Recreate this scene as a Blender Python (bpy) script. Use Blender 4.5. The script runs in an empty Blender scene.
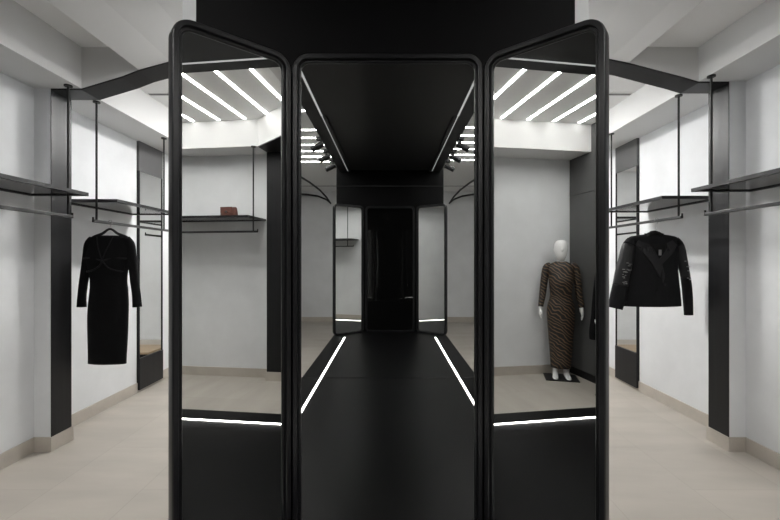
import bpy, bmesh, math, random
from mathutils import Vector, Matrix
S = bpy.context.scene
COL = S.collection
PI = math.pi
random.seed(4)

# ------------------------------------------------------------------ camera, world, exposure
cam = bpy.data.cameras.new('camera')
cam.sensor_width = 36.0
cam.lens = 18.6
cam.clip_start = 0.02
co = bpy.data.objects.new('camera', cam)
co.location = (0, 0, 1.5)
co.rotation_euler = (PI/2, 0, 0)
COL.objects.link(co)
S.camera = co
w = bpy.data.worlds.new('world'); S.world = w
w.use_nodes = True
w.node_tree.nodes['Background'].inputs[0].default_value = (0.9, 0.95, 1, 1)
w.node_tree.nodes['Background'].inputs[1].default_value = 0.0
S.view_settings.view_transform = 'Standard'
S.view_settings.look = 'None'
S.view_settings.gamma = 1
S.view_settings.use_curve_mapping = False
S.view_settings.exposure = 0.0
AISLE_E = 43.0        # light strips of the mirror room
FAR_E = 700.0         # light strips of the far room
FLOOR_E = 13.0        # strips in the platform
NEAR_E = 210.0       # short lamp just before the arch
TOP_E = 0.4         # dim strips in the black ceiling

# ------------------------------------------------------------------ materials
def mat(name, col, rough=0.5, metal=0.0, spec=0.5, noise=None, bump=None, coat=0.0, emit=None):
    m = bpy.data.materials.new(name); m.use_nodes = True
    nt = m.node_tree; b = nt.nodes['Principled BSDF']
    b.inputs['Base Color'].default_value = (*col, 1)
    b.inputs['Roughness'].default_value = rough
    b.inputs['Metallic'].default_value = metal
    b.inputs['Specular IOR Level'].default_value = spec
    b.inputs['Coat Weight'].default_value = coat
    tc = None
    if noise or bump:
        tc = nt.nodes.new('ShaderNodeTexCoord')
    if noise:
        sc, amt, stretch = noise
        mp = nt.nodes.new('ShaderNodeMapping'); mp.inputs['Scale'].default_value = stretch
        nt.links.new(tc.outputs['Object'], mp.inputs[0])
        n = nt.nodes.new('ShaderNodeTexNoise'); n.inputs['Scale'].default_value = sc
        n.inputs['Detail'].default_value = 6; n.inputs['Roughness'].default_value = 0.6
        nt.links.new(mp.outputs[0], n.inputs['Vector'])
        r = nt.nodes.new('ShaderNodeValToRGB')
        r.color_ramp.elements[0].position = 0.3; r.color_ramp.elements[1].position = 0.7
        r.color_ramp.elements[0].color = (*[c*(1-amt) for c in col], 1)
        r.color_ramp.elements[1].color = (*[min(1, c*(1+amt)) for c in col], 1)
        nt.links.new(n.outputs['Fac'], r.inputs[0]); nt.links.new(r.outputs[0], b.inputs['Base Color'])
    if bump:
        sc, st = bump
        n2 = nt.nodes.new('ShaderNodeTexNoise'); n2.inputs['Scale'].default_value = sc
        nt.links.new(tc.outputs['Object'], n2.inputs['Vector'])
        bp = nt.nodes.new('ShaderNodeBump'); bp.inputs['Strength'].default_value = st
        bp.inputs['Distance'].default_value = 0.01
        nt.links.new(n2.outputs['Fac'], bp.inputs['Height']); nt.links.new(bp.outputs[0], b.inputs['Normal'])
    if emit:
        b.inputs['Emission Color'].default_value = (*emit[0], 1)
        b.inputs['Emission Strength'].default_value = emit[1]
    return m

M = {}
M['plaster'] = mat('plaster', (0.70, 0.71, 0.72), 0.75, noise=(1.6, 0.07, (1, 1, 1)), bump=(25, 0.04))
M['soffit'] = mat('soffit_paint', (0.66, 0.66, 0.655), 0.8)
M['ceiling'] = mat('ceiling_paint', (0.84, 0.84, 0.835), 0.8, noise=(0.8, 0.03, (1, 1, 1)))
M['stone'] = mat('beige_stone', (0.46, 0.42, 0.37), 0.5, noise=(5, 0.08, (1, 1, 1)))
M['blackmetal'] = mat('brushed_black_metal', (0.010, 0.010, 0.011), 0.42, metal=0.0, spec=0.28, noise=(3, 0.3, (14, 14, .4)))
M['frame'] = mat('frame_black_metal', (0.008, 0.008, 0.009), 0.32, spec=0.3, noise=(3, 0.25, (18, 18, .3)))
M['blackwall'] = mat('black_lacquer_wall', (0.0022, 0.0022, 0.0025), 0.6, spec=0.08)
M['blackgloss'] = mat('black_gloss_floor', (0.003, 0.003, 0.0032), 0.38, spec=0.07)
M['blackceil'] = mat('black_ceiling', (0.012, 0.012, 0.012), 0.45, spec=0.3)
M['darkpanel'] = mat('dark_grey_panel', (0.07, 0.07, 0.07), 0.45, noise=(2, 0.12, (1, 1, 1)))
M['mirror'] = mat('mirror_glass', (0.80, 0.81, 0.80), 0.0, metal=1.0)
M['blackglass'] = mat('black_mirror_glass', (0.003, 0.003, 0.003), 0.02, spec=0.6)
M['shelf'] = mat('smoked_glass_shelf', (0.03, 0.03, 0.03), 0.08, spec=0.5)
M['rod'] = mat('dark_steel_rod', (0.008, 0.008, 0.008), 0.45, spec=0.25)
M['rail'] = mat('brushed_steel_rail', (0.03, 0.03, 0.03), 0.45, metal=0.0, spec=0.3)
M['led'] = mat('light_strip', (0.9, 0.9, 0.9), 0.5, emit=((1.0, 0.985, 0.96), AISLE_E))
M['ledfar'] = mat('far_light_strip', (0.9, 0.9, 0.9), 0.5, emit=((1.0, 0.99, 0.97), FAR_E))
M['ledfloor'] = mat('floor_light_strip', (0.9, 0.9, 0.9), 0.5, emit=((1.0, 0.97, 0.93), FLOOR_E))
M['lednear'] = mat('near_light_strip', (0.9, 0.9, 0.9), 0.5, emit=((1.0, 0.99, 0.97), NEAR_E))
M['leddim'] = mat('dim_ceiling_strip', (0.6, 0.6, 0.6), 0.5, emit=((1, 1, 1), TOP_E))
M['alu'] = mat('aluminium_channel', (0.3, 0.3, 0.3), 0.4, metal=0.6)
M['velvet'] = mat('black_velvet', (0.004, 0.004, 0.0045), 0.9, spec=0.15, bump=(60, 0.2))
M['satin'] = mat('black_satin_trim', (0.006, 0.006, 0.007), 0.5, spec=0.25)
M['wool'] = mat('black_wool', (0.007, 0.007, 0.008), 0.85, spec=0.2, bump=(120, 0.3))
M['lapel'] = mat('charcoal_leather', (0.011, 0.011, 0.012), 0.5, spec=0.3, bump=(40, 0.2))
M['fur'] = mat('black_fluffy_trim', (0.006, 0.006, 0.006), 0.9, spec=0.2, bump=(90, 1.0))
M['white'] = mat('white_mannequin_skin', (0.78, 0.78, 0.77), 0.35)
M['chrome'] = mat('polished_chrome', (0.8, 0.8, 0.8), 0.15, metal=1)
M['brownleather'] = mat('red_brown_leather', (0.10, 0.028, 0.016), 0.5, noise=(8, 0.2, (1, 1, 1)))
M['tan'] = mat('tan_wood', (0.34, 0.25, 0.16), 0.5, noise=(4, 0.15, (1, 8, 1)))
M['dark'] = mat('dark_slot', (0.16, 0.16, 0.16), 0.9)

def floor_mat():
    m = bpy.data.materials.new('beige_porcelain_tiles'); m.use_nodes = True
    nt = m.node_tree; b = nt.nodes['Principled BSDF']
    tc = nt.nodes.new('ShaderNodeTexCoord')
    mp = nt.nodes.new('ShaderNodeMapping')
    mp.inputs['Rotation'].default_value = (0, 0, PI/2)
    mp.inputs['Location'].default_value = (-2.77 + 2.4, 0.42, 0)
    nt.links.new(tc.outputs['Object'], mp.inputs[0])
    br = nt.nodes.new('ShaderNodeTexBrick')
    br.inputs['Scale'].default_value = 1.0
    br.inputs['Brick Width'].default_value = 1.2; br.inputs['Row Height'].default_value = 0.6
    br.inputs['Mortar Size'].default_value = 0.0022; br.inputs['Mortar Smooth'].default_value = 0.1
    br.offset = 0.5
    br.inputs['Color1'].default_value = (0.40, 0.368, 0.325, 1)
    br.inputs['Color2'].default_value = (0.42, 0.388, 0.344, 1)
    br.inputs['Mortar'].default_value = (0.35, 0.32, 0.28, 1)
    nt.links.new(mp.outputs[0], br.inputs['Vector'])
    n = nt.nodes.new('ShaderNodeTexNoise'); n.inputs['Scale'].default_value = 1.3; n.inputs['Detail'].default_value = 8
    mp2 = nt.nodes.new('ShaderNodeMapping'); mp2.inputs['Scale'].default_value = (1, 3.5, 1); mp2.inputs['Rotation'].default_value = (0, 0, 0.35)
    nt.links.new(tc.outputs['Object'], mp2.inputs[0]); nt.links.new(mp2.outputs[0], n.inputs['Vector'])
    r = nt.nodes.new('ShaderNodeValToRGB')
    r.color_ramp.elements[0].position = 0.3; r.color_ramp.elements[1].position = 0.7
    r.color_ramp.elements[0].color = (0.90, 0.90, 0.90, 1); r.color_ramp.elements[1].color = (1.06, 1.06, 1.06, 1)
    nt.links.new(n.outputs['Fac'], r.inputs[0])
    mx = nt.nodes.new('ShaderNodeMix'); mx.data_type = 'RGBA'; mx.blend_type = 'MULTIPLY'
    mx.inputs[0].default_value = 1
    nt.links.new(br.outputs['Color'], mx.inputs[6]); nt.links.new(r.outputs[0], mx.inputs[7])
    nt.links.new(mx.outputs[2], b.inputs['Base Color'])
    b.inputs['Roughness'].default_value = 0.48
    b.inputs['Specular IOR Level'].default_value = 0.4
    return m
M['floor'] = floor_mat()

def zebra_mat():
    m = bpy.data.materials.new('zebra_print_fabric'); m.use_nodes = True
    nt = m.node_tree; b = nt.nodes['Principled BSDF']
    tc = nt.nodes.new('ShaderNodeTexCoord')
    mp = nt.nodes.new('ShaderNodeMapping'); mp.inputs['Rotation'].default_value = (0, 0.62, 0); mp.inputs['Scale'].default_value = (1, 0.3, 1)
    nt.links.new(tc.outputs['Object'], mp.inputs[0])
    wv = nt.nodes.new('ShaderNodeTexWave'); wv.bands_direction = 'Z'
    wv.inputs['Scale'].default_value = 8.5; wv.inputs['Distortion'].default_value = 8
    wv.inputs['Detail'].default_value = 1.5; wv.inputs['Detail Scale'].default_value = 1.1
    nt.links.new(mp.outputs[0], wv.inputs['Vector'])
    r = nt.nodes.new('ShaderNodeValToRGB')
    r.color_ramp.elements[0].position = 0.66; r.color_ramp.elements[0].color = (0.006, 0.005, 0.005, 1)
    r.color_ramp.elements[1].position = 0.96; r.color_ramp.elements[1].color = (0.16, 0.10, 0.055, 1)
    nt.links.new(wv.outputs['Fac'], r.inputs[0]); nt.links.new(r.outputs[0], b.inputs['Base Color'])
    b.inputs['Roughness'].default_value = 0.55
    return m
M['zebra'] = zebra_mat()

# ------------------------------------------------------------------ helpers
def box(bm, x0, x1, y0, y1, z0, z1):
    vs = [bm.verts.new((x, y, z)) for z in (z0, z1) for x, y in ((x0, y0), (x1, y0), (x1, y1), (x0, y1))]
    for f in ((3, 2, 1, 0), (4, 5, 6, 7), (0, 1, 5, 4), (1, 2, 6, 5), (2, 3, 7, 6), (3, 0, 4, 7)):
        bm.faces.new([vs[i] for i in f])

def prism(bm, pts, y0, y1, axis='y'):
    def P(a, b, t):
        return (a, t, b) if axis == 'y' else (a, b, t)
    a = [bm.verts.new(P(p[0], p[1], y0)) for p in pts]
    b = [bm.verts.new(P(p[0], p[1], y1)) for p in pts]
    bm.faces.new(a); bm.faces.new(b[::-1])
    n = len(pts)
    for i in range(n):
        bm.faces.new([a[i], b[i], b[(i+1) % n], a[(i+1) % n]])

def cyl(bm, p0, p1, r, n=12, r1=None):
    p0 = Vector(p0); p1 = Vector(p1); d = (p1-p0).normalized()
    a = d.orthogonal().normalized(); b = d.cross(a)
    r1 = r if r1 is None else r1
    A = [bm.verts.new(p0 + r*(a*math.cos(2*PI*i/n) + b*math.sin(2*PI*i/n))) for i in range(n)]
    B = [bm.verts.new(p1 + r1*(a*math.cos(2*PI*i/n) + b*math.sin(2*PI*i/n))) for i in range(n)]
    for i in range(n):
        bm.faces.new([A[i], A[(i+1) % n], B[(i+1) % n], B[i]])
    bm.faces.new(A[::-1]); bm.faces.new(B)

def cr(a, b, c, d, t):
    return 0.5*((2*b) + (-a+c)*t + (2*a-5*b+4*c-d)*t*t + (-a+3*b-3*c+d)*t**3)

def smooth_path(rows, sub=4):
    out = []
    n = len(rows)
    for i in range(n-1):
        R = [rows[max(0, i-1)], rows[i], rows[i+1], rows[min(n-1, i+2)]]
        for k in range(sub):
            t = k/sub
            out.append([cr(R[0][j], R[1][j], R[2][j], R[3][j], t) for j in range(len(rows[0]))])
    out.append(list(rows[-1]))
    return out

def tube(bm, rows, n=20, sub=4, caps=True, depth_axis=(0, 1, 0), fold=None, flat=False):
    """rows: x, y, z, half width, half depth"""
    R = smooth_path(rows, sub) if sub > 1 else rows
    rings = []
    yv = Vector(depth_axis)
    for i, r in enumerate(R):
        p = Vector(r[:3])
        q0 = Vector(R[max(0, i-1)][:3]); q1 = Vector(R[min(len(R)-1, i+1)][:3])
        t = (q1-q0)
        t = t.normalized() if t.length > 1e-6 else Vector((0, 0, -1))
        if flat: t = Vector((0, 0, -1))
        a = yv.cross(t)
        a = a.normalized() if a.length > 1e-4 else Vector((1, 0, 0))
        d = t.cross(a).normalized()
        ring = []
        for k in range(n):
            th = 2*PI*k/n
            f = 1.0
            if fold:
                f = 1 + fold[0]*math.sin(fold[1]*th + fold[2]*i/len(R))*(i/len(R))
            ring.append(bm.verts.new(p + a*(r[3]*math.cos(th)*f) + d*(r[4]*math.sin(th)*f)))
        rings.append(ring)
    for A, B in zip(rings[:-1], rings[1:]):
        for k in range(n):
            bm.faces.new([A[k], A[(k+1) % n], B[(k+1) % n], B[k]])
    if caps:
        bm.faces.new(rings[0][::-1]); bm.faces.new(rings[-1])

def obj(name, bm, m, parent=None, smooth=False, bevel=0, mods=None):
    bmesh.ops.recalc_face_normals(bm, faces=bm.faces[:])
    me = bpy.data.meshes.new(name); bm.to_mesh(me); bm.free()
    if smooth:
        for p in me.polygons: p.use_smooth = True
    me.materials.append(M[m] if isinstance(m, str) else m)
    o = bpy.data.objects.new(name, me); COL.objects.link(o)
    if parent is not None: o.parent = parent
    if bevel:
        md = o.modifiers.new('bevel', 'BEVEL'); md.width = bevel; md.segments = 2; md.limit_method = 'ANGLE'
    if mods: mods(o)
    return o

def boxo(name, b, m, parent=None, bevel=0):
    bm = bmesh.new(); box(bm, *b); return obj(name, bm, m, parent, bevel=bevel)

def tag(o, label, cat, group=None):
    o['label'] = label; o['category'] = cat
    if group: o['group'] = group
    return o

def thing(name, loc, rz, label, cat, group=None):
    o = bpy.data.objects.new(name, None); COL.objects.link(o)
    o.location = loc; o.rotation_euler = (0, 0, rz); o.empty_display_size = 0.1
    return tag(o, label, cat, group)

def struct(name, bm, m, bevel=0):
    o = obj(name, bm, m, bevel=bevel); o['kind'] = 'structure'; return o

# ------------------------------------------------------------------ dimensions
D = 1.74            # distance of the centre mirror
PZ = 0.30           # platform top
EZ = 1.5
CEIL = 3.17
SOF = {-1: EZ+1.345, 1: EZ+1.40}
BLK = 2.98
BACK = -6.3
FRONT = 7.6

# ------------------------------------------------------------------ structure
bm = bmesh.new(); box(bm, -3.6, 3.3, BACK-.3, FRONT+.3, -0.1, 0); struct('floor', bm, 'floor')
bm = bmesh.new(); box(bm, -3.6, 3.3, BACK-.3, FRONT+.3, CEIL, CEIL+.12); struct('ceiling', bm, 'ceiling')

for s, nm in ((-1, 'left'), (1, 'right')):
    bm = bmesh.new()
    def sbox(x0, x1, y0, y1, z0, z1, bm=bm, s=s):
        a, b = sorted((s*x0, s*x1)); box(bm, a, b, y0, y1, z0, z1)
    xb = 2.86 if s < 0 else 2.79
    yd = 0.24 if s > 0 else 0.66      # where the diagonal corner starts
    sbox(2.79, 3.2, yd+.11, 3.26, 0, CEIL)
    sbox(xb, 3.2, BACK, yd+.11, 0, CEIL)
    sbox(2.86, 3.2, 3.26, FRONT, 0, CEIL)
    struct('wall_'+nm, bm, 'plaster')
    # plaster piers that carry the black cladding
    bm = bmesh.new()
    for y0, y1 in ((3.16, 3.36), (yd, yd+.36)):
        a, b = sorted((s*2.662, s*2.87)); box(bm, a, b, y0, y1, 0, CEIL)
    struct('wall_'+nm, bm, 'plaster')
    # baseboards
    bm = bmesh.new()
    def base(x0, x1, y0, y1, bm=bm, s=s):
        a, b = sorted((s*x0, s*x1)); box(bm, a, b, y0, y1, 0, 0.112)
    t = 0.012
    base(2.79-t, 2.79, yd+.36, 3.16); base(2.66-t, 2.79, 3.16-t, 3.16); base(2.66-t, 2.675, 3.16, 3.36)
    base(2.66-t, 2.86, 3.36, 3.36+t); base(2.86-t, 2.86, 3.36, FRONT)
    base(2.66-t, 2.79, yd+.36, yd+.36+t); base(2.66-t, 2.675, yd, yd+.36); base(2.66-t, xb, yd-t, yd)
    base(xb-t, xb, BACK if s > 0 else -0.805, yd)
    struct('baseboard_'+nm, bm, 'stone')
    # soffit along the wall
    bm = bmesh.new()
    z = SOF[s]
    def sb(x0, x1, y0, y1, z0, z1, bm=bm, s=s):
        a, b = sorted((s*x0, s*x1)); box(bm, a, b, y0, y1, z0, z1)
    zn = EZ + (1.335 if s < 0 else 1.35)
    sb(2.42, 3.0, BACK, yd, zn, CEIL)
    # diagonal corner of the soffit
    pts = [(s*2.42, yd), (s*1.94, yd+.58), (s*1.94, yd+.71), (s*2.79, yd+.71), (s*2.79, yd)]
    prism(bm, pts, zn, CEIL, 'z')
    sb(2.42, 2.86, yd+.71, 3.16, z, CEIL)
    sb(2.435, 2.9, 3.36, FRONT, z, CEIL)
    struct('trim_1' if s < 0 else 'trim_2', bm, 'soffit')

    # arched cross beam + lower inner ceiling + black strip
    d = z - SOF[-1]; xi_ = 1.97 if s < 0 else 1.87; xe_ = .996 if s < 0 else .953
    prof = [(2.66, z), (2.42, z), (2.30, z+.036), (2.10, z+.096-d*.15), (xi_, EZ+(1.492 if s < 0 else 1.548)), (1.72, EZ+(1.560 if s < 0 else 1.578)), (1.45, EZ+1.605), (1.2, EZ+1.62), (xe_, EZ+1.625)]
    bm = bmesh.new()
    prism(bm, [(s*x, zz) for x, zz in prof] + [(s*xe_, CEIL), (s*2.66, CEIL)], 3.16, 3.36)
    inner = prof[4:]
    prism(bm, [(s*x, zz) for x, zz in inner] + [(s*xe_, CEIL), (s*xi_, CEIL)], yd+.71, 3.16)
    struct('trim_3' if s < 0 else 'trim_4', bm, 'soffit')
    # black arch portal: post cladding + strip under the beam, one thing per side
    side = 'left' if s < 0 else 'right'
    ar = thing('arched_portal', (s*2.66, 3.26, 0.112), 0,
               'black metal strip lining the pier and rising ceiling beam of the %s aisle' % side, 'portal')
    bm = bmesh.new(); a, b = sorted((s*0.0, s*-0.005)); box(bm, a, b+0, -.10, .10, 0, z-.112-.012); obj('post', bm, 'blackmetal', ar)
    bm = bmesh.new()
    lo = [(s*(x-2.66 - (0.005 if i == 0 else 0)), zz-.112-.012) for i, (x, zz) in enumerate(prof)]
    hi = [(s*(x-2.66 - (0.005 if i == 0 else 0)), zz-.112) for i, (x, zz) in enumerate(prof)]
    lo[0] = (0, lo[0][1]); hi[0] = (0, hi[0][1])
    prism(bm, lo + hi[::-1], -.10, .10); obj('arch_strip', bm, 'blackmetal', ar)
    # second portal at the diagonal corner
    a2 = thing('diagonal_portal', (s*2.66, yd+.18, 0.112), 0,
               ('black metal pier cladding with diagonal overhead strip, reflected in the left mirror wing' if s > 0 else 'black metal pier cladding with diagonal overhead strip on the mannequin side'), 'portal')
    bm = bmesh.new(); a, b = sorted((0, s*-0.005)); box(bm, a, b, -.18, .18, 0, zn-.112-.012); obj('post', bm, 'blackmetal', a2)
    bm = bmesh.new()
    pts = [(0, -.18), (s*(2.42-2.66), -.18), (s*(1.94-2.66), .40), (s*(1.94-2.66), .53), (s*(2.30-2.66), .18), (0, .18)]
    prism(bm, pts, zn-.112-.012, zn-.112, 'z'); obj('overhead_strip', bm, 'blackmetal', a2)

bm = bmesh.new(); box(bm, -3.6, 3.3, BACK-.3, BACK, 0, CEIL); struct('wall_back', bm, 'plaster')
bm = bmesh.new(); box(bm, -3.6, 3.3, FRONT, FRONT+.3, 0, CEIL); struct('wall_front', bm, 'plaster')
bm = bmesh.new(); box(bm, -3.0, -.9, BACK, BACK+.012, 0, .112); box(bm, .9, 2.8, BACK, BACK+.012, 0, .112); struct('baseboard_back', bm, 'stone')
# plaster core behind the mirrors
bm = bmesh.new(); box(bm, -.994, .951, 1.93, 5.4, 0, CEIL); struct('wall_center', bm, 'plaster')
# black lacquered end walls
bm = bmesh.new(); box(bm, -.871, .831, 1.81, 1.93, 0, CEIL); struct('wall_black_front', bm, 'blackwall')
bm = bmesh.new(); box(bm, -.90, .90, -3.60, -3.25, 0, CEIL)
struct('wall_black_back', bm, 'blackwall')
# platform and black ceiling
bm = bmesh.new(); box(bm, -.90, .90, -3.248, 1.808, 0, PZ)
pl = obj('platform', bm, 'blackgloss', bevel=.004); tag(pl, 'glossy black raised runway floor in front of the three mirrors', 'platform')
bm = bmesh.new(); box(bm, -.845, .845, -.63, 1.81, BLK, CEIL); box(bm, -.845, .845, -3.25, -.63, BLK+.03, CEIL); box(bm, -.845, -.66, -3.25, -.63, BLK, BLK+.03); box(bm, .66, .845, -3.25, -.63, BLK, BLK+.03)
struct('ceiling_black', bm, 'blackceil')
# arched ribs on the back wall and over the rear aisles
for s, side in ((-1, 'left'), (1, 'right')):
    r_ = thing('wall_arch', (s*1.41, BACK+.25, EZ+1.345), 0, 'thin black curved rib at the %s edge of the centre mirror reflection' % side, 'arch')
    bm = bmesh.new()
    A = [(0, 0), (.12, .10), (.3, .17), (.55, .21), (.9, .225), (1.01, .225)]
    prism(bm, [(s*x, z-.02) for x, z in A] + [(s*x, z+.02) for x, z in A[::-1]], -.03, .03); obj('rear_rib', bm, 'blackmetal', r_)
    bm = bmesh.new()
    rows = [(0, 0, 0), (s*.05, .35, .10), (s*.12, .8, .18), (s*.22, 1.4, .23), (s*.35, 2.2, .25), (s*.5, 3.0, .255)]
    for p, q in zip(rows[:-1], rows[1:]):
        cyl(bm, p, q, .02, 8)
    obj('curved_rib', bm, 'blackmetal', r_)

# ------------------------------------------------------------------ mirror panels
def rrect(w, h, r, n=10):
    P = []
    for cx, cz, a0 in ((w/2-r, h-r, 0), (-w/2+r, h-r, PI/2), (-w/2+r, r, PI), (w/2-r, r, 1.5*PI)):
        for k in range(n+1):
            a = a0 + PI/2*k/n
            P.append((cx + r*math.cos(a), cz + r*math.sin(a), math.cos(a), math.sin(a)))
    return P

def mirror_panel(loc, rz, w, h, label, glass='mirror', mirror_seams=False, hinge=None):
    t = thing('mirror_panel', loc, rz, label, 'mirror')
    r = 0.072
    P = rrect(w, h, r)
    prof = [(0.008, .040), (0, .036), (0, -.010), (.0025, -.016), (.005, -.018), (.021, -.018), (.0225, -.016), (.023, -.002),
            (.029, -.002), (.030, -.006), (.034, -.006), (.036, -.003), (.037, .012), (.038, .040)]
    bm = bmesh.new()
    rings = []
    for (x, z, nx, nz) in P:
        rings.append([bm.verts.new((x-nx*o, y, z-nz*o)) for o, y in prof])
    n = len(rings); k = len(prof)
    for i in range(n):
        A = rings[i]; B = rings[(i+1) % n]
        for j in range(k):
            bm.faces.new([A[j], A[(j+1) % k], B[(j+1) % k], B[j]])
    fr = obj('frame', bm, 'frame', t)
    for p in fr.data.polygons: p.use_smooth = True
    md = fr.modifiers.new('es', 'EDGE_SPLIT'); md.split_angle = math.radians(38)
    bm = bmesh.new()
    G = rrect(w-.073, h-.073, r-.034)
    prism(bm, [(x, z+.0365) for x, z, _, _ in G], .003, .009); obj('glass', bm, glass, t)
    bm = bmesh.new()
    prism(bm, [(x, z+.0365) for x, z, _, _ in G], .010, .034); obj('backing', bm, 'blackwall', t)
    if mirror_seams:
        for z in mirror_seams:
            boxo('seam', (-w/2+.038, w/2-.038, .0022, .003, z-.0009, z+.0009), 'rod', t)
    if hinge:
        for z in (.35, h/2, h-.35):
            bm = bmesh.new(); cyl(bm, (hinge*w/2, .030, z-.05), (hinge*w/2, .030, z+.05), .009, 10)
            obj('hinge', bm, 'rod', t, smooth=False)
    return t

PH = 2.095          # panel height
CW = 0.828          # centre width
WW = 0.462          # wing width
BZ = PZ
YM = D + .018
aL = math.radians(41.3); aR = math.radians(40.2)
mirror_panel((-.010, YM, BZ), 0, CW, PH, 'wide centre mirror in a rounded black metal frame reflecting the black runway', mirror_seams=(1.523, .685))
def wing(px, py, a, side, label, WW):
    # a: turn of the wing; hinge corner at (px,py)
    if side < 0:
        c = (px - WW/2*math.cos(a), py - WW/2*math.sin(a)); rz = a
    else:
        c = (px + WW/2*math.cos(a), py - WW/2*math.sin(a)); rz = -a
    # keep the FRONT of the frame on the measured line: push back along the normal
    n = (math.sin(rz), -math.cos(rz))
    return mirror_panel((c[0]-n[0]*.018, c[1]-n[1]*.018, BZ), rz, WW, 2.077, label, hinge=None)
wing(-.422, D-.010, aL, -1, 'left folding mirror wing in rounded black frame, reflecting a wall shelf with a brown bag', .463)
wing(.401, D-.012, aR, 1, 'right folding mirror wing in rounded black frame, reflecting the zebra dress mannequin', .472)
# twin set at the far end of the runway
YB = -3.17
mirror_panel((0, YB-.018, BZ), PI, CW, PH, 'dark glass centre panel of the distant mirror set reflected deep in the centre mirror', glass='blackglass')
def bwing(side, label):
    a = math.radians(37)
    W2 = .56
    c = (side*(.432 + W2/2*math.cos(a)), YB + W2/2*math.sin(a)); rz = PI + (-side)*(-a)
    n = (math.sin(rz), -math.cos(rz))
    return mirror_panel((c[0]-n[0]*.018, c[1]-n[1]*.018, BZ), rz, W2, PH, label)
bwing(-1, 'small distant left mirror wing with shelf, reflected in the centre mirror')
bwing(1, 'small distant right mirror wing, reflected in the centre mirror')

# ------------------------------------------------------------------ light strips
def copy_thing(root, loc, rz=None, label=None, group=None):
    r = root.copy(); COL.objects.link(r); r.location = loc
    if rz is not None: r.rotation_euler = (0, 0, rz)
    if label: r['label'] = label
    if group: r['group'] = group
    for ch in list(root.children):
        c = ch.copy(); COL.objects.link(c); c.parent = r
        for g in list(ch.children):
            d2 = g.copy(); COL.objects.link(d2); d2.parent = c
    return r

def strip_light(name, L, w, m, loc, label, cat, group, up=False):
    t = thing(name, loc, 0, label, cat, group)
    if up:   # recessed in the floor, shining up
        boxo('channel', (-w/2-.006, w/2+.006, -L/2, L/2, 0, .002), 'alu', t)
        boxo('diffuser', (-w/2, w/2, -L/2, L/2, .002, .006), m, t)
    else:
        boxo('channel', (-L/2-.004, L/2+.004, -w/2-.004, w/2+.004, -.003, 0), 'alu', t)
        boxo('diffuser', (-L/2, L/2, -w/2, w/2, -.008, -.003), m, t)
    return t

for s, side in ((-1, 'left'), (1, 'right')):
    x0, x1 = .848, 2.375
    first = None
    lab = 'bright white linear ceiling light, one of the parallel row over the %s aisle' % side
    grp = 'linear ceiling lights over the %s aisle' % side
    for i in range(13):
        if i == 6: continue
        y = (.70 - .334*i) if s < 0 else (.75 - .328*i)
        Ln = x1-x0
        if s > 0 and i == 0: Ln = 1.11
        if s > 0 and i == 1: Ln = 1.40
        xc = x0+Ln/2
        if i < 3:
            first = strip_light('ceiling_light', Ln, .028, 'led', (s*xc, y, CEIL), lab, 'ceiling light', grp)
        else:
            copy_thing(first, (s*xc, y, CEIL))
    ff = None
    for i in range(3):
        y = 4.6 + .3*i
        loc = (s*1.16, y, CEIL)
        if ff is None:
            ff = strip_light('ceiling_light', .26, .05, 'ledfar', loc, 'white linear ceiling light lighting the %s aisle beyond the arch' % side, 'ceiling light', 'ceiling lights beyond the %s arch' % side)
        else: copy_thing(ff, loc)
    nl = strip_light('ceiling_light', .30, .035, 'lednear', (s*1.25, 2.95, EZ+1.612), 'short white ceiling light over the %s aisle just before the arch' % side, 'ceiling light', None)
    nl.rotation_euler = (0, 0, PI/2)
    strip_light('floor_light', 4.40, .015, 'ledfloor', (s*.702, -.52, PZ-.001),
                'glowing white light strip let into the %s edge of the black runway floor' % side, 'floor light', None, up=True)
    t = thing('ceiling_strip', (s*.70, -.72, BLK), 0, 'dim thin light line along the %s edge of the black ceiling' % side, 'ceiling light')
    boxo('front_diffuser', (-.009, .009, .1, 2.4, -.004, 0), 'leddim', t)
    boxo('rear_diffuser', (-.004, .004, -2.45, .1, -.003, 0), 'leddim', t)
    # spotlights hanging from the black ceiling edge
    sp0 = None
    for i, y in enumerate((-1.35, -1.9, -2.45)):
        lb = '%s black spotlight of three on the %s edge of the black ceiling' % (('nearest', 'middle', 'rearmost')[i], side)
        if sp0 is None:
            sp0 = thing('spotlight', (s*.86, y, BLK-.02), 0, lb, 'spotlight', 'black ceiling spotlights on the %s' % side)
            bm = bmesh.new(); box(bm, -.03, .03, -.05, .05, -.012, .02); obj('mount', bm, 'blackmetal', sp0)
            bm = bmesh.new(); cyl(bm, (0, 0, -.012), (0, 0, -.07), .008, 8); obj('stem', bm, 'blackmetal', sp0)
            bm = bmesh.new(); cyl(bm, (s*-.05, 0, -.055), (s*.09, 0, -.125), .036, 16); hd = obj('head', bm, 'blackmetal', sp0)
            bm = bmesh.new(); cyl(bm, (s*.089, 0, -.1245), (s*.0925, 0, -.1262), .030, 16); obj('lens', bm, 'blackmetal', hd)
        else: copy_thing(sp0, (s*.86, y, BLK-.02), label=lb)
    # air slot in the ceiling beyond the arch
    t = thing('air_vent', (s*2.30, 4.05, CEIL), 0, 'narrow slot air vent in the bright ceiling beyond the %s arch' % side, 'vent')
    boxo('vent_frame', (-.13, .13, -.045, .045, -.006, 0), 'ceiling', t)
    boxo('slot', (-.12, .12, -.02, .02, -.008, -.006), 'dark', t)

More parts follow.
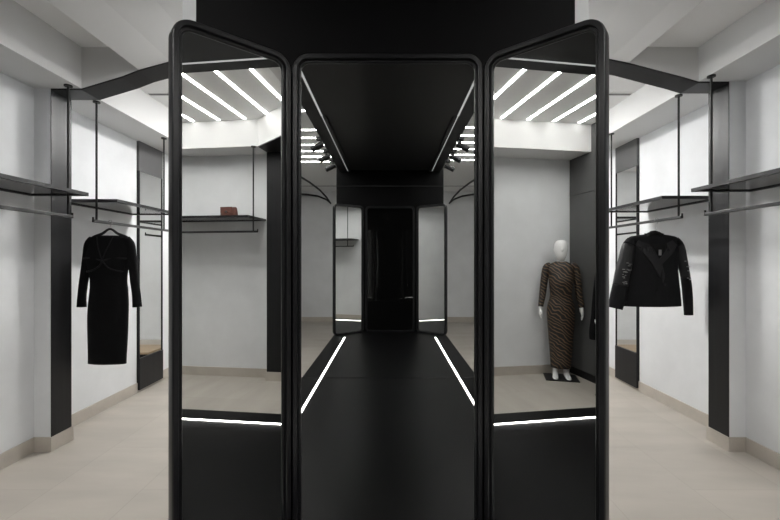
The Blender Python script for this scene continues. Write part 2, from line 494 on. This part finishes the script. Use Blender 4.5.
# ------------------------------------------------------------------ wall racks
def rack(s, ya, yb, rods, rail, zs, zr, xr, xi, xw, top, label):
    """shelf from y=ya..yb, inner edge xi, wall xw; rods at ys; rail y range"""
    t = thing('hanging_rack', (s*xw, (ya+yb)/2, 0), 0, label, 'clothes rack')
    yc = (ya+yb)/2
    def X(x): return s*(x-xw)
    th = .022
    bm = bmesh.new()
    for (x0, x1, y0, y1) in ((xi, xi+.03, ya, yb), (xw-.03, xw, ya, yb), (xi+.03, xw-.03, ya, ya+.03), (xi+.03, xw-.03, yb-.03, yb)):
        a, b = sorted((X(x0), X(x1))); box(bm, a, b, y0-yc, y1-yc, zs-.004, zs+th)
    obj('shelf_frame', bm, 'blackmetal', t)
    a, b = sorted((X(xi+.03), X(xw-.03))); boxo('shelf_panel', (a, b, ya+.03-yc, yb-.03-yc, zs+.004, zs+.014), 'shelf', t)
    for y in rods:
        bm = bmesh.new(); cyl(bm, (X(xr), y-yc, zr), (X(xr), y-yc, top-.008), .0085, 10)
        rd = obj('suspension_rod', bm, 'rod', t, smooth=False)
        bm = bmesh.new(); cyl(bm, (X(xr), y-yc, top-.012), (X(xr), y-yc, top), .028, 16); obj('ceiling_flange', bm, 'rod', rd)
    bm = bmesh.new(); box(bm, X(xr)-.011, X(xr)+.011, rail[0]-yc, rail[1]-yc, zr-.013, zr+.011)
    rl = obj('hanging_rail', bm, 'rail', t, bevel=.003)
    for y in rail:
        bm = bmesh.new(); cyl(bm, (X(xr), y-yc, zr-.004), (X(xr), y-yc, zr+.03), .007, 8); obj('end_stop', bm, 'rod', rl)
    return t
rack(-1, 1.35, 3.13, (3.10, 1.55), (1.30, 3.14), 2.0, 1.838, 2.475, 2.34, 2.79, SOF[-1], 'empty black shelf and rail on the near left wall before the pier')
rack(1, 1.30, 3.12, (3.06, 1.5), (1.25, 3.12), 2.03, 1.855, 2.44, 2.33, 2.79, SOF[1], 'empty black shelf and rail on the near right wall before the pier')
rack(-1, 3.45, 4.47, (3.42, 4.44), (3.38, 4.62), 2.0, 1.83, 2.49, 2.335, 2.86, SOF[-1], 'black shelf and rail on the far left wall that holds the black dress')
rack(1, 3.46, 4.48, (3.42, 4.46), (3.38, 4.62), 2.03, 1.862, 2.45, 2.335, 2.86, SOF[1], 'black shelf and rail on the far right wall that holds the black jacket')
rack(1, -1.9, .17, (.18, -1.75), (-1.9, .235), 2.0, 1.838, 2.42, 2.30, 2.79, EZ+1.35, 'black shelf with a brown bag on it, reflected in the left mirror wing')
# reflected in the narrow wall mirrors: racks further along
rack(-1, 5.3, 6.6, (6.1, 6.5), (5.25, 6.65), 2.0, 1.83, 2.49, 2.335, 2.86, SOF[-1], 'most distant black shelf and rail on the left wall behind the wall mirror')
rack(1, 5.3, 6.6, (6.1, 6.5), (5.25, 6.65), 2.05, 1.862, 2.45, 2.335, 2.86, SOF[1], 'most distant black shelf and rail on the right wall behind the wall mirror')

# ------------------------------------------------------------------ wall mirrors on the aisle walls
def wall_mirror(s, y0, y1, ztop, zm, zb, z0, label):
    t = thing('wall_mirror', (s*2.86, (y0+y1)/2, 0), 0, label, 'mirror')
    h = (y1-y0)/2
    def B(x0, x1): return sorted((s*-x0, s*-x1))
    a, b = B(0, .03); boxo('top_panel', (a, b, -h, h, zm, ztop), 'darkpanel', t)
    a, b = B(0, .022); boxo('glass', (a, b, -h+.012, h-.012, zb, zm), 'mirror', t)
    a, b = B(0, .03)
    bm = bmesh.new(); box(bm, a, b, -h, -h+.012, zb, zm); box(bm, a, b, h-.012, h, zb, zm); obj('frame', bm, 'blackmetal', t)
    a, b = B(0, .035); boxo('base_panel', (a, b, -h, h, z0, zb), 'blackmetal', t)
    a, b = B(0, .16); 
    return t
wall_mirror(-1, 4.55, 5.02, SOF[-1], 2.51, .385, .03, 'tall narrow wall mirror with dark top and base panels behind the black dress')
wall_mirror(1, 4.62, 5.06, SOF[1], 2.585, .43, .03, 'tall narrow wall mirror with dark top and base panels behind the black jacket')

# ------------------------------------------------------------------ dark cabinet block behind the mannequin
t = thing('wall_cabinet', (-2.48, -1.47, 0), 0, 'tall dark grey panelled cabinet behind the mannequin, reflected in right mirror wing', 'cabinet')
boxo('body', (-.37, .55, .25, .64, 0.0, CEIL), 'darkpanel', t)
boxo('lower_door', (-.355, .545, .64, .655, .10, 2.334), 'darkpanel', t, bevel=.003)
boxo('upper_door', (-.355, .545, .64, .655, 2.346, 2.83), 'darkpanel', t, bevel=.003)
boxo('plinth', (-.37, .55, .64, .648, 0, .09), 'blackmetal', t)

# ------------------------------------------------------------------ handbag on reflected shelf
t = thing('leather_bag', (2.50, -.17, 2.022), .1, 'small red-brown leather bag standing on the shelf reflected in the left wing', 'bag')
bm = bmesh.new()
tube(bm, [(0, 0, 0, .11, .055), (0, 0, .03, .115, .058), (0, 0, .09, .108, .05), (0, 0, .115, .10, .035), (0, 0, .12, .09, .02)], n=24, sub=3)
bmesh.ops.rotate(bm, verts=bm.verts, cent=(0, 0, 0), matrix=Matrix.Rotation(PI/2, 3, 'Z'))
obj('body', bm, 'brownleather', t, smooth=True)
boxo('flap', (-.062, -.05, -.08, .08, .045, .118), 'brownleather', t, bevel=.004)
boxo('clasp', (-.066, -.062, -.012, .012, .05, .068), 'chrome', t)

# ------------------------------------------------------------------ hanger
def hanger(loc, rz, wd, label, drop):
    t = thing('clothes_hanger', loc, rz, label, 'hanger')
    bm = bmesh.new()
    # hook: passes over the rail (rail runs along local y), origin = rail centre
    pts = []
    for k in range(13):
        a = math.radians(-30 + 210*k/12)
        pts.append((.018*math.cos(a), 0, .004+.018*math.sin(a)))
    pts = pts[::-1]
    pts = [(-.018, 0, -.004)] + pts[1:] 
    for p, q in zip(pts[:-1], pts[1:]): cyl(bm, p, q, .0022, 6)
    e = pts[-1]
    cyl(bm, e, (0, 0, -.03), .0022, 6); cyl(bm, (0, 0, -.03), (0, 0, -drop), .0022, 6)
    obj('hook', bm, 'chrome', t, smooth=False)
    bm = bmesh.new()
    tube(bm, [(-wd, 0, -drop-.078, .004, .006), (-wd*.8, 0, -drop-.063, .010, .011), (-wd*.4, 0, -drop-.040, .012, .012), (-.028, 0, -drop-.010, .010, .009),
              (0, 0, -drop, .010, .009), (.028, 0, -drop-.010, .010, .009), (wd*.4, 0, -drop-.040, .012, .012), (wd*.8, 0, -drop-.063, .010, .011), (wd, 0, -drop-.078, .004, .006)],
         n=12, sub=3, depth_axis=(0, 1, 0))
    obj('shoulders', bm, 'satin', t, smooth=True)
    return t

# ------------------------------------------------------------------ black dress on the left
DX, DY = -2.49, 3.585
hanger((DX, DY, 1.83), 0, .17, 'black hanger with chrome hook carrying the long black dress', .055)
t = thing('black_dress', (DX-.005, DY, .56), 0, 'long-sleeved black velvet midi dress hanging on the left rail', 'dress')
u = 3.585/403.
def LZ(y): return (260-y)*u + 1.5 - .56
def LX(x): return (x-109.0)*u
bm = bmesh.new()
W = [(235.5, 96, 122, .012), (237, 90.5, 127, .028), (239.5, 87.5, 129.5, .04), (246, 86, 131, .05), (255, 84.5, 130.2, .062), (262, 85.2, 129, .066), (270, 87.5, 127.5, .055),
     (280, 89.5, 126.5, .05), (292, 89.5, 127.5, .058), (305, 88, 128, .062), (320, 87.3, 127.8, .06), (340, 87.6, 127.2, .055), (355, 88, 126.4, .05), (363.5, 88, 126.2, .05)]
tube(bm, [(LX((a+b)/2), 0, LZ(y), (b-a)/2*u, d_) for y, a, b, d_ in W], n=32, sub=3, fold=(.025, 5, 2), flat=True)
obj('bodice_and_skirt', bm, 'velvet', t, smooth=True)
for sd, rows in (('l', [(92.5, 239.5, 4.4), (88.6, 245, 4.7), (87, 256, 4.6), (84.9, 270, 4.3), (82.8, 284, 4.2), (81.4, 296, 4.1), (81.1, 307, 4.6)]),
                 ('r', [(125.5, 239.5, 4.4), (129.5, 245, 4.7), (131.2, 256, 4.4), (132.8, 270, 4.2), (134.5, 284, 4.1), (136, 296, 4.1), (136.8, 307, 4.5)])):
    bm = bmesh.new(); tube(bm, [(LX(x), .0, LZ(y), r*u, r*u*.75) for x, y, r in rows], n=16, sub=4)
    obj('sleeve', bm, 'velvet', t, smooth=True)
def ribbon(name, pts, r, m, parent, yoff):
    bm = bmesh.new(); tube(bm, [(LX(x), yoff if len(q) == 0 else q[0], LZ(y), r, r*.5) for x, y, *q in pts], n=8, sub=4)
    return obj(name, bm, m, parent, smooth=True)
f_ = lambda x: -.070 + abs(x-107)*.0016
ribbon('bust_trim', [(86, 258.5, f_(90)), (95, 258, f_(95)), (102, 259.5, f_(102)), (107.5, 261, f_(107))], .007, 'satin', t, 0)
ribbon('bust_trim', [(129, 258.5, f_(125)), (120, 258, f_(119)), (113, 259, f_(113)), (107.5, 261, f_(107))], .007, 'satin', t, 0)
ribbon('waist_twist', [(107.5, 261, f_(107)), (104, 266, f_(104)), (97, 270, f_(97)), (90, 271.5, f_(93))], .008, 'satin', t, 0)
ribbon('waist_twist', [(107.5, 261, f_(107)), (112, 267, f_(112)), (118, 270, f_(118)), (126, 271.5, f_(121))], .006, 'satin', t, 0)
ribbon('neck_strap', [(99, 237, -.03), (102, 246, -.058), (105, 254, -.07), (107, 260, -.072)], .005, 'satin', t, 0)
ribbon('neck_strap', [(115, 237, -.03), (112.5, 246, -.058), (109.5, 254, -.07), (107.5, 260, -.072)], .005, 'satin', t, 0)

# ------------------------------------------------------------------ black jacket on the right
JX, JY = 2.45, 3.70
hanger((JX-.0, JY, 1.862), 0, .155, 'black hanger carrying the black blazer on the right rail', .12)
t = thing('black_jacket', (JX, JY, 1.0), 0, 'cropped black blazer with grey patterned sleeve panels hanging on the right rail', 'jacket')
u = JY/403.
x0px = 390 + JX/u
def QX(x): return (x-x0px)*u
def QZ(y): return (260-y)*u + .5
bm = bmesh.new()
W = [(234.5, 643, 664, .025), (236.2, 631.5, 674, .042), (239, 628.5, 677.5, .055), (249, 628, 678, .075), (262, 628.5, 677, .085), (275, 627, 677.5, .08), (290, 624.5, 679, .085), (301, 622, 680, .09), (306, 622, 680, .09)]
tube(bm, [(QX((a+b)/2), 0, QZ(y), (b-a)/2*u, d_) for y, a, b, d_ in W], n=40, sub=3, fold=(.03, 4, 1.5), flat=True)
bd = obj('body', bm, 'wool', t, smooth=True)
def sleeve(rows, splits, mats, names):
    R = smooth_path([(QX(x), yy, QZ(y), r*u, r*u*.8) for x, y, r, yy in rows], 6)
    n = len(R)
    for (a, b), m, nm in zip(splits, mats, names):
        i0, i1 = int(a*(n-1)), int(b*(n-1))
        bm = bmesh.new(); tube(bm, R[i0:i1+1], n=18, sub=1); obj(nm, bm, m, t, smooth=True)
sleeve([(632, 240.5, 5, 0), (628, 247, 6.4, -.01), (624.5, 260, 7.0, -.02), (620.5, 273, 7.0, -.03), (618.5, 285, 7.3, -.03), (616.0, 297, 7.5, -.03), (613.5, 308, 6.8, -.03)],
       ((0, .16), (.155, .68), (.67, 1)), ('wool', 'sleevepat', 'wool') if False else ('wool', 'lapel', 'wool'), ('sleeve_cap', 'sleeve_panel', 'cuff'))
sleeve([(674.5, 240.5, 4.6, 0), (679.5, 247, 4.8, 0), (682, 260, 5.0, 0), (684.8, 273, 4.6, 0), (686.6, 285, 4.7, 0), (687.8, 299, 4.6, 0), (688.6, 315, 4.2, 0)],
       ((0, .16), (.155, .58), (.57, 1)), ('wool', 'lapel', 'wool'), ('sleeve_cap', 'sleeve_panel', 'cuff'))
def patch(name, pts, m, y0=-.10, th=.008, curve=.0):
    bm = bmesh.new()
    prism(bm, [(QX(x), QZ(y)) for x, y in pts], y0, y0+th)
    bmesh.ops.triangulate(bm, faces=[f for f in bm.faces if len(f.verts) > 4])
    for _ in range(2): bmesh.ops.subdivide_edges(bm, edges=bm.edges[:], cuts=1, use_grid_fill=True)
    for v in bm.verts:
        px = v.co.x/u + x0px; py = 260-(v.co.z-.5)/u
        # follow the rounding of the chest
        e = min(1, abs(px-654)/27.)
        zz = min(1., max(0, (py-234)/16.))
        v.co.y = (v.co.y - y0) + (-.020 - .072*zz*math.sqrt(max(0, 1-e*e*.9)))
    return obj(name, bm, m, t, smooth=False)
patch('lapel', [(643, 236), (637, 239), (632, 245), (638, 248), (636.5, 251.5), (645, 262), (656.5, 283), (658.5, 276), (655.5, 264), (650, 254), (645.5, 246)], 'lapel')
patch('lapel', [(664, 236), (668, 239), (673, 245.5), (667, 247), (668.5, 251), (662, 258), (655.5, 264), (650.5, 262), (656, 256), (661.5, 248), (662.5, 241)], 'lapel')
patch('front_overlap', [(656, 266), (661, 272), (661.5, 300), (660, 305), (647, 305), (650, 290), (655.5, 283)], 'wool')
patch('neck_trim', [(643.5, 233.5), (662, 233.5), (664, 239), (661, 247), (656, 252), (650, 252), (645, 246), (642, 239)], 'fur')
bm = bmesh.new()
tube(bm, [(QX(643), -.035, QZ(245), .016, .016), (QX(645), -.03, QZ(238), .021, .02), (QX(649.5), -.02, QZ(234), .023, .022), (QX(655), -.02, QZ(233.5), .023, .022), (QX(660), -.03, QZ(237), .021, .02), (QX(661.5), -.035, QZ(245), .015, .015)], n=12, sub=5)
bm2 = bm
for v in bm.verts: v.co += Vector((random.uniform(-1, 1), random.uniform(-1, 1), random.uniform(-1, 1)))*.0035
obj('collar', bm, 'fur', t, smooth=False)
bm = bmesh.new(); box(bm, QX(651), QX(653.6), -.108, -.104, QZ(255.5), QZ(250)); obj('swing_tag', bm, 'alu', t)
bm = bmesh.new(); cyl(bm, (QX(657), -.104, QZ(284)), (QX(657), -.110, QZ(284)), .010, 14); obj('button', bm, 'satin', t)
# shiny pieces on the sleeve panels
random.seed(2)
for k in range(22):
    yy = 262 + 21*random.random(); xx = 622.5-(yy-262)*.24 + random.uniform(-4, 3)
    w_ = random.uniform(.6, 2.0)
    boxo('sleeve_stud', (QX(xx), QX(xx+w_), -.094, -.070, QZ(yy+.6), QZ(yy)), 'alu', t)
for k in range(7):
    yy = 252 + 28*random.random(); xx = 681.2+(yy-250)*.15 + random.uniform(-2, 2)
    boxo('sleeve_stud', (QX(xx), QX(xx+1.2), -.044, -.030, QZ(yy+.9), QZ(yy)), 'alu', t)

# ------------------------------------------------------------------ mannequins
def mannequin(loc, rz, label, dress_m, dress_label, dress_name, dress_cat='dress'):
    t = thing('mannequin', loc, rz, label, 'mannequin')
    bm = bmesh.new()
    # torso
    tube(bm, [(0, 0, .82, .14, .10), (0, 0, .95, .15, .11), (0, 0, 1.08, .115, .09), (0, -.01, 1.25, .135, .105), (0, 0, 1.42, .14, .085), (0, 0, 1.475, .10, .06), (0, 0, 1.50, .055, .055),
              (0, 0, 1.54, .045, .047), (0, -.014, 1.57, .056, .072), (0, -.02, 1.61, .074, .092), (0, -.012, 1.68, .086, .106), (0, -.003, 1.745, .082, .102), (0, 0, 1.785, .058, .072), (0, 0, 1.80, .02, .025)], n=28, sub=3)
    # legs and feet
    for sx in (-1, 1):
        tube(bm, [(sx*.075, 0, .88, .085, .10), (sx*.075, 0, .70, .075, .085), (sx*.07, 0, .50, .055, .062), (sx*.068, .005, .36, .052, .06), (sx*.065, .012, .20, .036, .042), (sx*.065, .015, .12, .030, .035), (sx*.065, .01, .085, .034, .045)], n=16, sub=3)
        tube(bm, [(sx*.065, .045, .055, .022, .022), (sx*.066, .02, .058, .032, .040), (sx*.070, -.03, .045, .034, .034), (sx*.078, -.09, .028, .038, .020), (sx*.080, -.135, .022, .030, .012), (sx*.080, -.15, .020, .015, .008)], n=14, sub=3, depth_axis=(0, 0, 1))
        # arm
        tube(bm, [(sx*.15, 0, 1.44, .042, .042), (sx*.182, .005, 1.39, .047, .045), (sx*.205, .01, 1.22, .038, .040), (sx*.222, .015, 1.08, .034, .036), (sx*.24, 0, .95, .027, .03), (sx*.25, -.01, .86, .022, .024)], n=14, sub=3)
        # palm and fingers
        tube(bm, [(sx*.25, -.01, .93, .020, .024), (sx*.254, -.014, .88, .020, .034), (sx*.256, -.018, .845, .018, .038), (sx*.256, -.02, .82, .014, .034)], n=12, sub=3)
        for k, (dy, ln) in enumerate(((-.030, .062), (-.010, .070), (.010, .064), (.028, .050))):
            tube(bm, [(sx*.256, -.02+dy, 0.83, .009, .010), (sx*.252, -.024+dy, .83-ln*.5, .0085, .009), (sx*.240, -.026+dy, .83-ln, .006, .006)], n=8, sub=2)
        tube(bm, [(sx*.250, -.045, .885, .010, .012), (sx*.243, -.066, .855, .010, .010), (sx*.238, -.074, .825, .006, .006)], n=8, sub=2)
    # soft facial features of the egg head: nose ridge
    tube(bm, [(0, -.103, 1.70, .008, .008), (0, -.120, 1.665, .010, .012), (0, -.112, 1.652, .008, .008)], n=8, sub=3)
    for sx in (-1, 1):
        tube(bm, [(sx*.083, .0, 1.69, .004, .012), (sx*.089, .004, 1.672, .005, .017), (sx*.083, .0, 1.645, .004, .009)], n=8, sub=2)
    def rm(o):
        md = o.modifiers.new('remesh', 'REMESH'); md.mode = 'VOXEL'; md.voxel_size = .0075; md.use_smooth_shade = True
        md = o.modifiers.new('smooth', 'SMOOTH'); md.iterations = 3; md.factor = .5
    obj('body', bm, 'white', t, smooth=True, mods=rm)
    bs = boxo('base_plate', (-.20, .20, -.17, .15, 0, .012), 'blackmetal', t, bevel=.002)
    # dress
    bm = bmesh.new()
    tube(bm, [(0, 0, 1.52, .066, .062), (0, 0, 1.495, .115, .075), (0, 0, 1.455, .165, .092), (0, -.008, 1.35, .162, .112), (0, -.018, 1.25, .160, .128), (0, -.005, 1.08, .140, .108), (0, 0, .95, .175, .128), (0, 0, .82, .182, .130),
              (0, 0, .60, .165, .12), (0, 0, .40, .150, .115), (0, 0, .14, .130, .105)], n=36, sub=3, fold=(.02, 6, 2))
    for v in bm.verts:
        if v.co.z < 1.38: v.co.x *= .93
    dr = obj(dress_name, bm, dress_m, t, smooth=True)
    for sx in (-1, 1):
        bm = bmesh.new()
        tube(bm, [(sx*.125, 0, 1.475, .034, .045), (sx*.172, .004, 1.435, .050, .050), (sx*.203, .01, 1.26, .046, .048), (sx*.222, .014, 1.08, .042, .044), (sx*.240, .0, .98, .036, .038), (sx*.249, -.008, .925, .032, .034)] + ([(sx*.256, -.02, .76, .046, .062), (sx*.256, -.02, .67, .044, .058)] if dress_m == 'velvet' else []), n=18, sub=4)
        obj('sleeve', bm, dress_m, dr, smooth=True)
    t.scale = (.975, .975, .975)
    return t
mannequin((-2.63, -.555, 0), math.radians(114), 'white mannequin in a brown zebra-striped long dress, standing by the plaster wall', 'zebra', '', 'striped_dress')
mannequin((-1.755, -.67, 0), math.radians(112), 'white mannequin in a plain black long dress, cropped by the right mirror wing frame', 'velvet', '', 'black_long_dress')

# low tan plinth reflected in the wall mirrors
t = thing('display_plinth', (0, 6.25, 0), 0, 'low tan wooden display plinth on the floor, glimpsed in the narrow wall mirrors', 'plinth')
boxo('top', (-2.1, 2.1, -.28, .28, .10, .13), 'tan', t, bevel=.004)
boxo('recessed_base', (-2.05, 2.05, -.24, .24, 0, .10), 'blackmetal', t)
